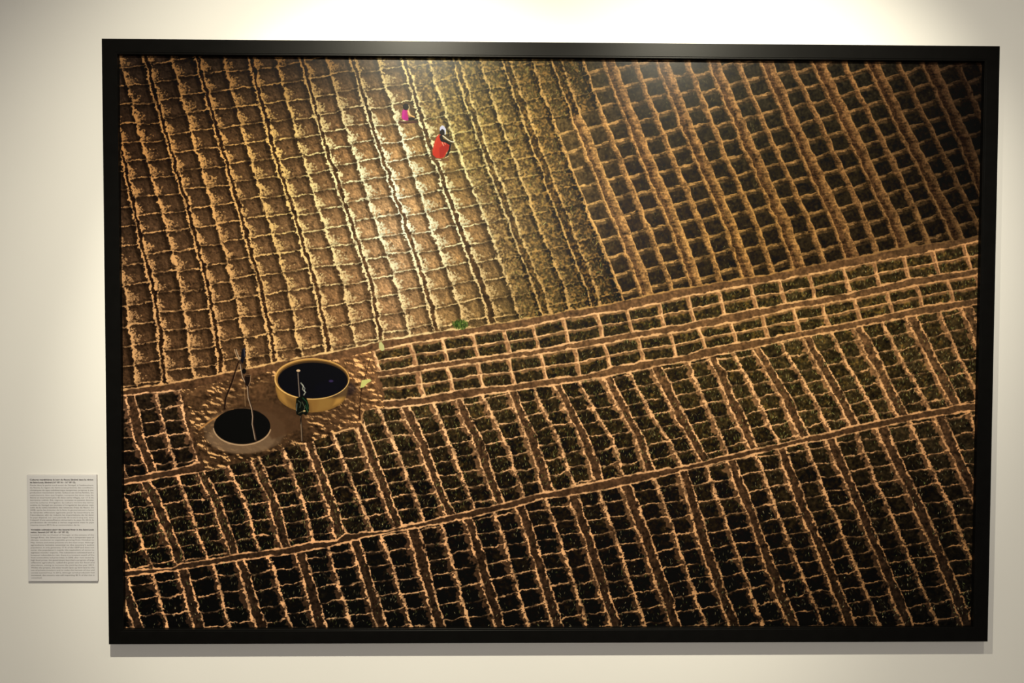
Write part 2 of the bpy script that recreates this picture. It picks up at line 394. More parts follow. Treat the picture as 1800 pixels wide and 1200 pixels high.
# profile of a bank: rises from its left foot to the crest on its right
prS = np.clip((s + 8.5) / 10.0, 0, 1); prD = np.where(s < -hw + 1.5, np.clip((s + hw + 6.5) / 7.0, 0, 1), np.clip((s + hw * 0.2) / (hw * 1.1), 0.0, 1))
prof = np.where(isD, prD, prS)
feather = vnoise(7.0, 2.0, 131) * 0.9 + n2 * 0.8 + n3 * 0.6
bankcol = ridgeU * np.array([0.86, 0.86, 0.88], np.float32) * (0.66 + 0.36 * prof + 0.42 * feather + 0.14 * n9)[..., None]
D_ = cellU * (1 + 0.55 * n3 + 0.35 * n5 + 0.2 * n9)[..., None]
D_ = mix(D_, bankcol * 0.74, np.clip(wallb, 0, 1) * 0.62)
D_ = mix(D_, bankcol * 1.02, np.clip(xb, 0, 1) * 0.95)
D_ = mix(D_, bankcol * np.array([1, .97, .96], np.float32), bank)
D_ = mix(D_, bankcol * np.array([0.86, 0.80, 0.84], np.float32), band(s, -hw + 2, 0.5, 2.0) * isD * 0.8)
rim = np.maximum(band(dr, 0.6, 3.2 + 1.5 * n5, 1.4), band(dl, -1.3, 1.1, 1.4) * isD * 0.85) * np.clip(0.66 + 1.2 * n9 + 1.4 * n3 + 1.0 * n2, 0.1, 1)
D_ = mix(D_, np.minimum(ridgeU * 1.10, 255), rim)
D_ = mix(D_, np.minimum(ridgeU * 1.02, 255), sst((0.9 - np.abs(vup - 3.2)) / 0.8 + 0.4) * (1 - bank) * np.clip(0.5 + 1.4 * n9, 0, 1))
U_ = mix(U_, D_, kdark)
# stubble texture
stx = np.clip((n3 + 0.7 * m3) * 2.2, -0.6, 1.0)
U_ = mix(U_, np.minimum(ridgeU * np.array([0.95, 0.88, 0.72], np.float32), 255), kstub * np.clip(stx, 0, 1) * 0.50 * (1 - cr) * (1 - sthick))
U_ = U_ * (1 + kstub * 0.18 * np.clip(stx, -1, 0))[..., None]
img[:] = U_

# ---- plots lower down ------------------------------------------------------------
def lower(C, kk, dpar, spacing, slope_x, slope_v, phase_seed, green, wall_left=8.0, hwv=(7.7, 8.2)):
    a, k, s = index_map(C, kk)
    isD = (k % 2) == dpar
    hw = np.interp(xs, [250, 1500], hwv).astype(np.float32)[None, :] * (1 + 0.3 * n40)
    half = np.floor(a).astype(int)
    gx = np.arange(200, 1760, 50.0); gs = np.interp(gx, slope_x, slope_v); gy = np.concatenate([[0], np.cumsum(-(gs[1:] + gs[:-1]) / 2 * 50)])
    base = np.interp(xs, gx, gy).astype(np.float32)[None, :]
    ph = hashk(np.floor((a - dpar) / 2).astype(int), phase_seed, 0, spacing) + hashk(half, phase_seed + 1, -3, 3)
    curv = 3.5 * (a - half - 0.5) ** 2 * 4 * hashk(half, phase_seed + 7, -0.3, 1.0)
    t = (Y + woby * 1.0 + curv - base - ph) / spacing + 0.10 * np.sin(Y / 31.0 + hashk(half, phase_seed + 3, 0, 6.28))
    row = np.floor(t); v = t - row; vpx = v * spacing; vup = (1 - v) * spacing
    dl = np.where(isD, s + hw, s); dr = np.where(isD, s - hw, s)
    D = cellL * (1 + 0.5 * n5 + 0.5 * n3 + 0.2 * n9)[..., None] * (0.85 + 0.3 * hash2(half + 90, row + 40, phase_seed + 9))[..., None]
    g = np.clip((m3 + 0.5 * n9 + 0.5 * n3) * 1.6 - 0.1, 0, 1) * green
    D = mix(D, D * np.array([1.55, 1.45, 1.15], np.float32) + np.array([8, 6, 1], np.float32), g)
    fl = flankL * (1 + 0.25 * n3 + 0.2 * n5)[..., None]
    D = mix(D, fl * 0.9, band(dl, -wall_left * (1 + 0.4 * n9 + .4 * n5 + .5 * n3), 0, 2.5) * 0.85)
    D = mix(D, fl * 0.75, band(vpx, 0, 3.2 + 2 * n5, 2.5) * 0.40)
    fur = isD & (np.abs(s) < hw)
    D = mix(D, pathC * (0.86 + 0.45 * n5 + 0.4 * n3 + 0.2 * n2)[..., None], fur.astype(np.float32))
    cx = sst((1.15 * (1 + 1.1 * n3 + 1.0 * n2) - np.minimum(vpx, vup)) / 0.9 + 0.35) * (~fur) * np.clip(0.72 + 1.2 * n9 + 0.7 * m18, 0.1, 1)
    D = mix(D, ridgeL * 0.95, cx * 0.95)
    w = np.where(isD, 1.8, 2.35) * (1 + 0.6 * n5 + 1.2 * n3 + 1.4 * n2)
    cl = sst((w - np.abs(dl)) / 1.1 + 0.35) * isD; crr = sst((w * np.where(isD, 0.85, 1.0) - np.abs(dr)) / 1.1 + 0.35)
    c = np.maximum(cl, crr) * np.clip(0.82 + 0.9 * n9 + 0.5 * n3, 0.25, 1)
    D = mix(D, ridgeL, c)
    return D
C1, k1 = field(L1, 0.40); C2, k2 = field(L2, 0.38); C0, k0 = field(LS, 0.26)
SLX, SLV = [250, 900, 1650], [0.16, 0.20, 0.24]
D1 = lower(C1, k1, 1, 27.0, SLX, SLV, 21, 0.75)
D2 = lower(C2, k2, 0, 28.4, SLX, [0.15, 0.19, 0.17], 33, 0.35)
D0 = lower(C0, k0, 0, 26.5, SLX, [0.14, 0.2, 0.2], 47, 0.45, hwv=(8.2, 8.2))

# middle band: two double rows of long low plots
def rows_band(top, bot, xsmid, xoff, seed):
    ny = (Y + 0.7 * woby - top) / np.maximum(bot - top, 1)
    xm = np.array(xsmid, float); kk = np.arange(len(xm)).astype(float)
    XW = X + wobx * 0.9 - (ny - 0.5) * 11.0
    a = np.interp(XW, xm, kk).astype(np.float32); k = np.rint(a); s = (a - k) * 54.0
    hgt = np.maximum(bot - top, 1)
    D = cellL * (1 + 0.5 * n5 + 0.5 * n3)[..., None] * 1.05
    g = np.clip((m3 + 0.5 * n9 + 0.5 * n3) * 1.6 + 0.0, 0, 1)
    D = mix(D, D * np.array([1.5, 1.42, 1.15], np.float32) + np.array([8, 6, 1], np.float32), g)
    fl = flankL * (1 + 0.25 * n3 + 0.2 * n5)[..., None]
    for c in (0.0, 0.5):
        D = mix(D, fl * 0.95, band((ny - c) * hgt, 0, 5.0 + 3 * n9 + 3 * n5, 3.0) * 0.7)
    D = mix(D, fl, band(s, -6 + 4 * n5, 1, 2.0))
    mid = sst((1.3 * (1 + .8 * n3) - np.abs(ny - 0.5) * hgt) / 0.9 + 0.3) * np.clip(0.8 + n9, 0.2, 1)
    D = mix(D, ridgeL, mid * 0.95)
    D = mix(D, ridgeL, sst((1.7 * (1 + .9 * n5 + .9 * n3) - np.abs(s)) / 1.0 + 0.35) * np.clip(0.75 + 1.0 * n9, .2, 1))
    return D
DA = rows_band(p1l, pmu, [600,662,728,783,838,892,943,997,1057,1108,1165,1217,1270,1327,1377,1430,1490,1543,1595,1647,1703,1758], 0, 61)
DB = rows_band(pml, p2u, [600,664,742,793,847,901,957,1017,1069,1128,1185,1236,1291,1346,1402,1453,1509,1565,1618,1672,1722,1776], 0, 67)

yw = Y + 0.55 * woby + 0.25 * wobx
def reg(u, l): return (yw > u) & (yw <= l)
pathtex = pathC * (0.93 + 0.3 * n5 + 0.3 * n3 + 0.12 * n9)[..., None]
right = X > 655 + 0.28 * (Y - 620) + 1.5 * wobx * 0.5
def put(mask, src):
    img[mask] = src[mask]
below1 = yw > p1u
put(below1, pathtex)
put(reg(p1l, pmu) & right, DA)
put(reg(pml, p2u) & right, DB)
put((yw > p0l) & (yw <= p3u), D1)
put(yw > p3l, D2)
# left small field
ls_r = np.interp(ys, [690, 710, 770, 805, 830], [320, 329, 342, 355, 362]).astype(np.float32)[:, None]
put((yw > p1l) & (yw < p0u) & (X + wobx < ls_r), D0)
def crest_line(P, x0, x1, col, w=1.3, st=0.95):
    w = w * 1.2
    m = sst((w * (1 + 0.8 * n3 + 0.8 * n9) - np.abs(yw - P)) / 1.0 + 0.35) * ((X > x0) & (X < x1)) * np.clip(0.85 + 0.8 * n9, .2, 1) * st
    img[:] = mix(img, col, m)
crest_line(p1u, 200, 480, ridgeU, 1.4); crest_line(p1u, 480, 1740, ridgeU, 1.3)
crest_line(p1l, 200, 320, ridgeL); crest_line(p1l, 660, 1740, ridgeL)
for P, x0 in ((pmu, 662), (pml, 664), (p2u, 668), (p2l, 650), (p3u, 200), (p3l, 200), (p0u, 200)):
    crest_line(P, x0, 1740 if P is not p0u else 352, ridgeL, 1.3, 0.9)
crest_line(p0l, 200, 640, ridgeL, 1.3, 0.9)
# left ends of the middle band
for (x0, y0, x1, y1) in ((649, 622, 667, 704),):
    d = np.abs((X + wobx * .8) - (x0 + (Y - y0) * (x1 - x0) / (y1 - y0)))
    m = sst((2.4 * (1 + n3) - d) / 1.2 + 0.3) * ((Y > y0) & (Y < y1))
    img[:] = mix(img, ridgeL, m * 0.95)

# ---- grass blades ------------------------------------------------------------------
def stamp(px, py, col, al):
    i = ((px - GX0) * SS).astype(int); j = ((py - GY0) * SS).astype(int)
    ok = (i >= 1) & (i < NW - 1) & (j >= 0) & (j < NH - 1)
    i, j, col, al = i[ok], j[ok], col[ok], al[ok][:, None]
    for di, w in ((-1, 0.30), (0, 1.0), (1, 0.75)):
        img[j, i + di] = img[j, i + di] * (1 - al * w) + col * al * w
def blades(n, region, cols, lmin, lmax, tilt, al, seed):
    r = np.random.default_rng(seed)
    px = r.uniform(GX0, GX1, n); py = r.uniform(GY0, GY1, n)
    i = ((px - GX0) * SS).astype(int).clip(0, NW - 1); j = ((py - GY0) * SS).astype(int).clip(0, NH - 1)
    keep = region[j, i]; px, py = px[keep], py[keep]; n = len(px)
    c = np.array(cols, float)[r.integers(0, len(cols), n)] * r.uniform(0.6, 1.15, (n, 1))
    L = r.uniform(lmin, lmax, n); th = r.normal(tilt[0], tilt[1], n); bend = r.normal(0, 0.22, n); A = al * r.uniform(0.3, 1.0, n)
    for q in np.linspace(0, 1, int(lmax * SS * 0.9) + 2):
        stamp(px + np.sin(th + bend * q) * L * q, py - np.cos(th + bend * q) * L * q, c, A * (1 - 0.9 * abs(q - .45)))
lowlum = img.sum(2) < 190
regL = ((yw > p0l) & (yw <= p3u)) | (reg(p1l, p2u) & right)
blades(30000, regL & lowlum, [(186,178,104),(150,152,80),(206,184,120),(116,122,58)], 2.5, 6.2, (0.05, 0.32), 0.75, 1)
blades(17000, (yw > p3l) & (img.sum(2) < 120) & (vnoise(26, 26, 77) > -0.10), [(170,160,110),(120,128,66),(190,170,120)], 2.5, 6, (0.0, 0.4), 0.75, 2)
blades(1200, (yw > p1l) & (yw < p0u) & (X < ls_r) & lowlum, [(170,140,90),(140,130,70)], 2.5, 5, (0, .5), 0.5, 3)
stubreg = (kstub > 0.5) & (yw < p1u) & (cr < 0.4) & (vnoise(30, 26, 78) > -0.28)
blades(34000, stubreg, [(205,190,100),(170,165,80),(228,200,120),(140,145,65)], 2.5, 6.5, (0.25, 0.6), 0.48, 4)
blades(2600, stubreg & (vnoise(34, 30, 79) > 0.12), [(180,195,90),(215,210,130)], 5, 10, (0.15, 0.5), 0.75, 5)
darkreg = (kdark > 0.5) & (yw < p1u) & (img.sum(2) < 170)
blades(15000, darkreg & (X < 1330), [(130,126,66),(108,102,54),(170,148,86)], 2.5, 7, (0.1, 0.5), 0.5, 6)
blades(5000, darkreg & (X >= 1330), [(84,74,44),(70,60,36)], 2.5, 6, (0.1, 0.6), 0.32, 7)
# fringe of dry blades hanging over the banks on the right
bankreg = (kdark > 0.5) & (yw < p1u) & (bank > 0.5)
fr = np.array([(200,150,92),(150,108,66),(112,80,50)])
blades(15000, bankreg & (X < 1560), fr, 2, 5, (-1.0, 0.5), 0.38, 8)
blades(5000, bankreg & (X >= 1560), fr * 0.5, 2, 5, (-1.0, 0.5), 0.38, 9)

# ---- the well yard -----------------------------------------------------------------
def poly_mask(pts, soft=0.7):
    P = np.array(pts, float); x0, y0 = P.min(0) - 3; x1, y1 = P.max(0) + 3
    i0, i1 = int(max(0, (x0 - GX0) * SS)), int(min(NW, (x1 - GX0) * SS)); j0, j1 = int(max(0, (y0 - GY0) * SS)), int(min(NH, (y1 - GY0) * SS))
    x = X[j0:j1, i0:i1] + 0.0; y = Y[j0:j1, i0:i1] + 0.0
    ins = np.zeros(x.shape, bool); dm = np.full(x.shape, 1e9)
    n = len(P)
    for q in range(n):
        ax_, ay_ = P[q]; bx, by = P[(q + 1) % n]
        cond = ((ay_ > y) != (by > y)) & (x < (bx - ax_) * (y - ay_) / (by - ay_ + 1e-12) + ax_); ins ^= cond
        tt = np.clip(((x - ax_) * (bx - ax_) + (y - ay_) * (by - ay_)) / ((bx - ax_) ** 2 + (by - ay_) ** 2 + 1e-9), 0, 1)
        dm = np.minimum(dm, np.hypot(x - ax_ - tt * (bx - ax_), y - ay_ - tt * (by - ay_)))
    m = sst((np.where(ins, dm, -dm)) / soft + 0.5)
    return (slice(j0, j1), slice(i0, i1)), m.astype(np.float32)
def fillp(pts, col, soft=0.7, al=1.0):
    sl, m = poly_mask(pts, soft); c = np.array(col, np.float32)
    img[sl] = img[sl] + (c - img[sl]) * (m * al)[..., None]
def stroke(pts, w, col, al=1.0, soft=0.8):
    P = np.array(pts, float); x0, y0 = P.min(0) - 6; x1, y1 = P.max(0) + 6
    sl = (slice(int((y0 - GY0) * SS), int((y1 - GY0) * SS)), slice(int((x0 - GX0) * SS), int((x1 - GX0) * SS)))
    x, y = X[sl], Y[sl]; m = np.zeros(x.shape, np.float32)
    ws = np.linspace(w, w, len(P)) if np.isscalar(w) else w
    for q in range(len(P) - 1):
        ax_, ay_ = P[q]; bx, by = P[q + 1]
        tt = np.clip(((x - ax_) * (bx - ax_) + (y - ay_) * (by - ay_)) / ((bx - ax_) ** 2 + (by - ay_) ** 2 + 1e-9), 0, 1)
        d = np.hypot(x - ax_ - tt * (bx - ax_), y - ay_ - tt * (by - ay_))
        m = np.maximum(m, sst(((ws[q] * (1 - tt) + ws[q + 1] * tt) / 2 - d) / soft + 0.5))
    img[sl] = img[sl] + (np.array(col, np.float32) - img[sl]) * (m * al)[..., None]
def ell(cx, cy, rx, ry, n=48, a0=0, a1=2 * math.pi):
    return [(cx + rx * math.cos(a0 + (a1 - a0) * i / n), cy + ry * math.sin(a0 + (a1 - a0) * i / n)) for i in range(n + 1)]

yard = (yw > p1l) & (yw < p0l + 2) & (X + wobx * 0.8 > ls_r) & ~((yw > p2l) & (X > 640)) & (X + wobx < 652 + 0.24 * (Y - 620))
ycol = np.array([112, 76, 48], np.float32)
ytone = np.interp(xs, [330, 430, 540, 650], [0.92, 0.85, 0.85, 1.2]).astype(np.float32)[None, :] * np.interp(ys, [620, 700, 800], [1.15, 0.95, 0.78]).astype(np.float32)[:, None]
yimg = (ycol * (ytone * (1 + 0.35 * n5 + 0.3 * n3 + 0.15 * n18))[..., None])
hgt_ = vnoise(12, 7, 91) * 1.3 + 0.8 * vnoise(6, 3.6, 92) + 0.2 * n2
sl_ = (np.roll(hgt_, 2, 1) - np.roll(hgt_, -2, 1)) * 0.8 + (np.roll(hgt_, -2, 0) - np.roll(hgt_, 2, 0)) * 0.9
rid = -sl_ * 0.6
riv = sst((sl_ - 0.10) / 0.20) * sst((vnoise(26, 18, 93) + 0.24) / 0.14)
smooth_zone = sst(1.6 - np.hypot((X - 455) / 62, (Y - 735) / 52)) + sst(1.5 - np.hypot((X - 478) / 34, (Y - 700) / 30))
riv = riv * (1 - np.clip(smooth_zone, 0, 1))
yimg = mix(yimg, np.array([228, 168, 108], np.float32) * (0.8 + 0.3 * ytone)[..., None] * np.ones_like(yimg), riv * 0.95)
yimg = yimg * (1 - 0.45 * np.clip((rid - 0.05) * 3, 0, 1) * (1 - np.clip(smooth_zone, 0, 1)))[..., None]
ym = yard
img[ym] = yimg[ym]
# plots showing at the yard's lower right edge keep their ridge
stroke([(586,763),(604,756),(622,752),(630,762),(640,783),(645,800)], 3.0, (222,166,112), 0.9)
stroke([(636,744),(646,760),(655,782),(662,800)], 2.6, (226,170,116), 0.9)
stroke([(640,722),(636,730),(636,744)], 2.0, (200,148,96), 0.8)
# concrete apron round the well
fillp([(x + 1.5 * math.sin(i * 1.7), y) for i, (x, y) in enumerate(ell(430, 757, 72, 40))], (112, 84, 60), 5, 0.72)
fillp(ell(424, 770, 60, 27), (138, 106, 78), 6, 0.55)
fillp([(470,705),(520,722),(545,745),(500,765),(478,772),(440,712)], (92, 62, 40), 6, 0.75)
stroke([(350,755),(372,738),(395,726),(410,720)], 3, (190,128,70), 0.8, 2)
stroke(ell(425.5, 750, 50.5, 32, 40, 0.05 * math.pi, 0.97 * math.pi), 2.2, (190, 150, 112), 0.85)
fillp(ell(425.5, 749, 49.5, 31), (9, 7, 5), 1.0)
fillp(ell(425.5, 727, 32, 8), (26, 18, 12), 5, 0.7)
# round water tank
fillp(ell(570, 700, 80, 40), (72, 48, 30), 10, 0.35)
body = ell(548.2, 690, 61, 34.5, 40, 0, math.pi) + [(482.4, 668)] + [(614, 668)]
fillp(ell(548.2, 690, 61.5, 34.5, 30, 0, math.pi)[::-1] + [] , (140, 98, 48), 0.9)
fillp([(482.2, 665), (614.2, 665), (610, 690), (600, 706), (575, 720), (548, 725), (520, 720), (498, 706), (486, 690)], (146, 102, 50), 0.9)
fillp([(600, 680), (614, 666), (610, 692), (598, 708), (586, 712)], (190, 136, 66), 7, 0.8)
fillp([(560, 702), (585, 698), (580, 716), (556, 723)], (154, 112, 56), 8, 0.7)
fillp([(484, 680), (500, 692), (505, 712), (492, 700)], (176, 124, 60), 6, 0.7)
fillp([(505, 700), (545, 708), (548, 724), (515, 716)], (118, 82, 42), 8, 0.7)
fillp(ell(548.2, 665.3, 66, 36), (214, 158, 86), 0.9)
fillp(ell(549.0, 666.0, 64, 34.3), (152, 106, 54), 0.9)
fillp(ell(549.8, 666.6, 62.0, 33.0), (74, 52, 32), 2.0, 0.85)
fillp(ell(549.6, 668.6, 61.3, 31.6), (22, 19, 27), 0.9)
fillp(ell(590, 683, 36, 16), (25, 21, 32), 8, 0.5)
fillp(ell(582, 669.5, 4.0, 2.2), (72, 56, 100), 2.0, 0.8)
stroke(ell(548.4, 666, 65, 35.3, 40, 0.02 * math.pi, 0.98 * math.pi), 1.5, (236, 184, 108), 0.9)
# forked poles at the well, rope and bucket
stroke([(395,718),(396,703),(401,688),(407.5,672),(413,654),(419,636)], [3.4,3.2,2.8,2.4,2.2,2.0], (46,30,22))
stroke([(396.5,716),(399,698),(408.5,676),(420,640)], 0.8, (150,112,80), 0.55)
stroke([(449.6,773.6),(447,760),(444,745),(444.6,732),(443,718),(437,699),(436,690),(435.7,679.7),(426.7,662),(422.8,639.4),(420,628)], [4,3.6,3.2,3,2.8,2.6,2.6,2.6,2.5,2.4,2.2], (70,50,38))
stroke([(448.3,772),(443,745),(443.8,732),(442,718),(436,699),(434.7,679.7),(426,662),(422,640)], 1.3, (196,164,134), 0.9)
stroke([(420,632),(416,626),(412,614)], 1.4, (190,150,112)); stroke([(421,630),(417,622),(413,612)], 1.0, (60,42,30))
stroke([(422,632),(418,623),(415,614)], 1.2, (206,172,136))
fillp([(423,634),(425,616),(428,611),(431,614),(430,630),(426,640)], (30,28,34), 1.2); stroke([(429,612),(430,626)], 1.2, (92,92,112), 0.8)
fillp(ell(429, 652, 3.6, 5), (24,18,16), 1.2)
fillp([(430,660),(441,659),(440,676),(436,680),(431,676)], (38,27,22), 1.0); stroke([(440.5,660),(440,670),(437,678)], 1.2, (196,150,108), 0.8)
stroke(ell(435.5, 659.5, 5.4, 1.6, 16), 0.9, (120,90,64), 0.8)
stroke([(429,677),(430,694),(431.5,714)], 0.8, (190,148,104), 0.7)
# pole with the green bundle by the tank
stroke([(531.3,776),(530,750),(528,724)], 2.4, (52,38,30)); stroke([(530.6,775),(529,745),(527.6,726)], 1.0, (200,168,134), 0.8)
stroke([(527.4,702),(526,685),(524.8,672),(523.8,654)], 2.4, (70,54,44)); stroke([(526.4,700),(523.6,656)], 0.9, (196,172,150), 0.8)
fillp(ell(524.4, 651.2, 3.6, 2.2), (214,172,130), 1.0)
stroke([(529,673),(533,678),(532,684),(537,689),(534,694),(531,699)], 2.2, (168,160,138), 0.85); stroke([(531,675),(536,682),(535,688)], 1.0, (214,206,186), 0.8)
fillp([(521,700),(527,697),(533,694),(539,700),(543,712),(543,722),(538,730),(533,727),(528,731),(521,728),(519.8,714)], (24,27,21), 1.2)
for p in (([(532,699),(539,706),(542,718)], (40,104,62)), ([(524,704),(529,708),(527,716)], (96,104,84)), ([(531,706),(536,716),(533,724)], (118,112,80)), ([(522,709),(521,722)], (150,150,138)), ([(537,712),(541,724)], (58,128,80)), ([(525,726),(533,722)], (128,112,74))):
    stroke(p[0], 1.1, p[1], 0.8)
fillp(ell(535, 722, 2.2, 1.5), (206,168,110), 1.0); stroke([(529,730),(528,745)], 1.4, (40,30,24))
# thin saplings
stroke([(631.7,737),(632,722),(633.5,704),(635.5,683),(639,672),(645,650),(651,629)], [2.2,2,1.8,1.5,1.3,1.2,1.0], (58,36,22), 0.9)
fillp([(633,682),(636,668),(642,667),(651,666),(653,669),(645,674),(640,680)], (204,196,112), 1.0, 0.95)
fillp([(666,602),(670,600),(675,607),(676,615),(671,617),(666,611)], (204,196,128), 1.0, 0.92)
stroke([(670,600),(671,594)], 1.0, (150,150,84))
for q in range(150):
    an = random.Random(q).random; r1 = an(); r2 = an() * 6.283; x_, y_ = 809 + 13 * r1 ** .5 * math.cos(r2), 572 + 7.5 * r1 ** .5 * math.sin(r2)
    stroke([(x_, y_), (x_ + an() * 4 - 2, y_ - 3 - 2 * an())], 1.2, [(44,62,22),(72,98,34),(118,138,60)][q % 3], 0.85)
# child in pink
stroke([(702,214),(712,216),(732,214)], 3.4, (92,52,44), 0.85)
fillp([(709.2,192),(716.8,193),(715.8,198),(717.9,206),(717.6,211.8),(711,211.5),(706,208),(706.5,197)], (206,34,132), 1.0)
fillp([(708,193),(712,193),(710,209),(706.6,207)], (226,60,160), 1.4, 0.6)
stroke([(717,195),(720,202),(728,205.5)], 2.3, (244,186,112)); stroke([(717.6,194),(721,201)], 1.0, (255,230,160), 0.9)
fillp([(718,207),(726,206),(729.5,208),(728,211),(718,212)], (40,22,22), 1.0)
fillp(ell(713.4, 187.6, 5.3, 5.8), (20,14,13), 1.0); stroke([(718.6,185),(719.6,188.5),(718.6,192)], 1.3, (240,210,150), 0.9)
# adult in red, squatting, white headscarf
stroke([(757,276),(770,280),(788,281)], 4, (120,78,50), 0.7)
fillp([(772,236),(777,237.4),(774,246),(780,248),(793,256),(785,268),(781,276),(775,278.5),(766.5,277.5),(760.5,272),(760,265),(764.4,248),(768,239.5)], (222,58,34), 1.0)
fillp([(772,260),(782,252),(791,257),(783,268),(779,276),(773,277)], (188,42,30), 1.4, 0.8)
stroke([(770,240),(766,252),(762,266)], 1.6, (238,82,48), 0.7)
stroke([(777,250),(780,256)], 1.4, (250,200,160), 0.8); stroke([(781,249),(783,254)], 1.2, (248,190,150), 0.8)
stroke([(775,240),(777,246),(784,248.5),(792.5,254.5)], [5,5.4,4.4,3.4], (30,18,15)); stroke([(778,238),(788,246),(794,249),(798,249.4)], 1.5, (255,246,216), 0.95)
stroke([(792.5,253),(790.5,263),(785,275)], [3.6,3.2,2.4], (34,19,15)); stroke([(794,253),(792,262)], 0.8, (238,190,130), 0.7)
stroke([(783,277),(788,274.5)], 1.6, (240,206,150), 0.9); stroke([(766,279.6),(775,280)], 1.4, (252,232,180), 0.9)
fillp(ell(777.3, 232.0, 4.4, 6.0), (28,17,14), 1.0)
fillp([(772.6,229),(773.6,223),(777.5,220),(781,222),(784,227),(783.6,236),(782.2,237),(781,229),(777,226.5),(774.6,229.6)], (208,202,222), 0.9)
stroke([(782.4,226),(783.4,231),(782,236)], 1.0, (255,248,230), 0.9)
# deep blacks and clear highlights, as the print has
img = np.clip(img, 0, 262); lum_ = (img @ np.array([0.35, 0.5, 0.15], np.float32)) / 255
img = img * (1.13 * np.maximum(lum_, 0.004) ** 0.17)[..., None] * np.array([0.985, 1.0, 0.97], np.float32)

# ---- the paper's own colours: what the photograph shows, with the lamps' light on the wall divided out ----
def s2l(c):
    c = c / 255.0; return np.where(c <= 0.04045, c / 12.92, ((c + 0.055) / 1.055) ** 2.4)
def l2s(c):
    return np.where(c <= 0.0031308, c * 12.92, 1.055 * np.power(np.maximum(c, 1e-6), 1 / 2.4) - 0.055)
TW, TH = 3000, 2000
PX0, PX1, PZ0, PZ1 = -W2 + 0.0235, W2 - 0.0235, 0.0235, H - 0.0235
PY = -FD + REC
gx = PX0 + (np.arange(TW) + 0.5) / TW * (PX1 - PX0)
gz = PZ0 + (np.arange(TH) + 0.5) / TH * (PZ1 - PZ0)
dx = (gx - CAM_POS[0])[None, :]; dz = (gz - H / 2 - CAM_POS[2])[:, None]; dy = PY - (CAM_POS[1] - FD)
def camc(r): return r[0] * dx - r[1] * dz + r[2] * dy
cz = camc(R_CV[2]); u_ = 900 + F_PX * camc(R_CV[0]) / cz; v_ = 600 + F_PX * camc(R_CV[1]) / cz
fu = np.clip((u_ - GX0) * SS - 0.5, 0, NW - 1.01); fv = np.clip((v_ - GY0) * SS - 0.5, 0, NH - 1.01)
iu = fu.astype(int); iv = fv.astype(int); fu = (fu - iu)[..., None]; fv = (fv - iv)[..., None]
pic_rgb = ((img[iv, iu] * (1 - fu) + img[iv, iu + 1] * fu) * (1 - fv) + (img[iv + 1, iu] * (1 - fu) + img[iv + 1, iu + 1] * fu) * fv)
LX = [230, 450, 700, 950, 1200, 1450, 1700]; LY = [120, 300, 500, 800, 1080]
LIT = np.array([[0.873, 1.733, 2.097, 2.063, 1.895, 1.553, 0.659], [1.087, 1.773, 1.916, 2.245, 2.298, 1.792, 1.07], [1.216, 1.486, 1.591, 1.929, 2.089, 1.54, 0.996], [0.959, 1.092, 1.16, 1.304, 1.409, 1.116, 0.689], [0.632, 0.822, 0.867, 0.88, 0.899, 0.724, 0.383]])
def interp2(u, v):
    a = np.interp(u, LX, np.arange(7.)); b = np.interp(v, LY, np.arange(5.))
    i = np.minimum(a.astype(int), 5); j = np.minimum(b.astype(int), 3); fa = a - i; fb = b - j
    return (LIT[j, i] * (1 - fa) + LIT[j, i + 1] * fa) * (1 - fb) + (LIT[j + 1, i] * (1 - fa) + LIT[j + 1, i + 1] * fa) * fb
light = interp2(u_, v_)[..., None] / 0.79 * np.array([1.0, 0.926, 0.757])
alb = np.clip(s2l(pic_rgb) / light - 0.002, 0.002, 0.92)
rgba = np.ones((TH, TW, 4), np.float32); rgba[..., :3] = l2s(alb)
tex = bpy.data.images.new('aerial_view_print', TW, TH, alpha=False, float_buffer=False)
tex.pixels.foreach_set(rgba.ravel()); tex.update(); tex.pack()
del pic_rgb, rgba, alb

mp = mat('satin_photo_print', (0.2, 0.2, 0.2), 0.30, 0.07, bump=(900, 0.05, 0.0002))
nt = mp.node_tree; bs = nt.nodes['Principled BSDF']
ti = nt.nodes.new('ShaderNodeTexImage'); ti.image = tex; ti.interpolation = 'Cubic'; ti.extension = 'EXTEND'
uvn = nt.nodes.new('ShaderNodeUVMap'); uvn.uv_map = 'UVMap'
nt.links.new(uvn.outputs['UV'], ti.inputs['Vector']); nt.links.new(ti.outputs['Color'], bs.inputs['Base Color'])
T_ = 0.004
vs_ = [(PX0, PY, PZ0), (PX1, PY, PZ0), (PX1, PY, PZ1), (PX0, PY, PZ1), (PX0, PY + T_, PZ0), (PX1, PY + T_, PZ0), (PX1, PY + T_, PZ1), (PX0, PY + T_, PZ1)]
fs_ = [(0, 1, 2, 3), (5, 4, 7, 6), (4, 5, 1, 0), (3, 2, 6, 7), (4, 0, 3, 7), (1, 5, 6, 2)]
pr = link_mesh('photo_print', vs_, fs_, mp, pic)
uvl = pr.data.uv_layers.new(name='UVMap')
for li, uv in enumerate([(0, 0), (1, 0), (1, 1), (0, 1)]): uvl.data[li].uv = uv
for li in range(4, 24): uvl.data[li].uv = (0.5, 0.01)
pr['label'] = 'printed aerial view of furrowed plots with a round tank, a well and two people'

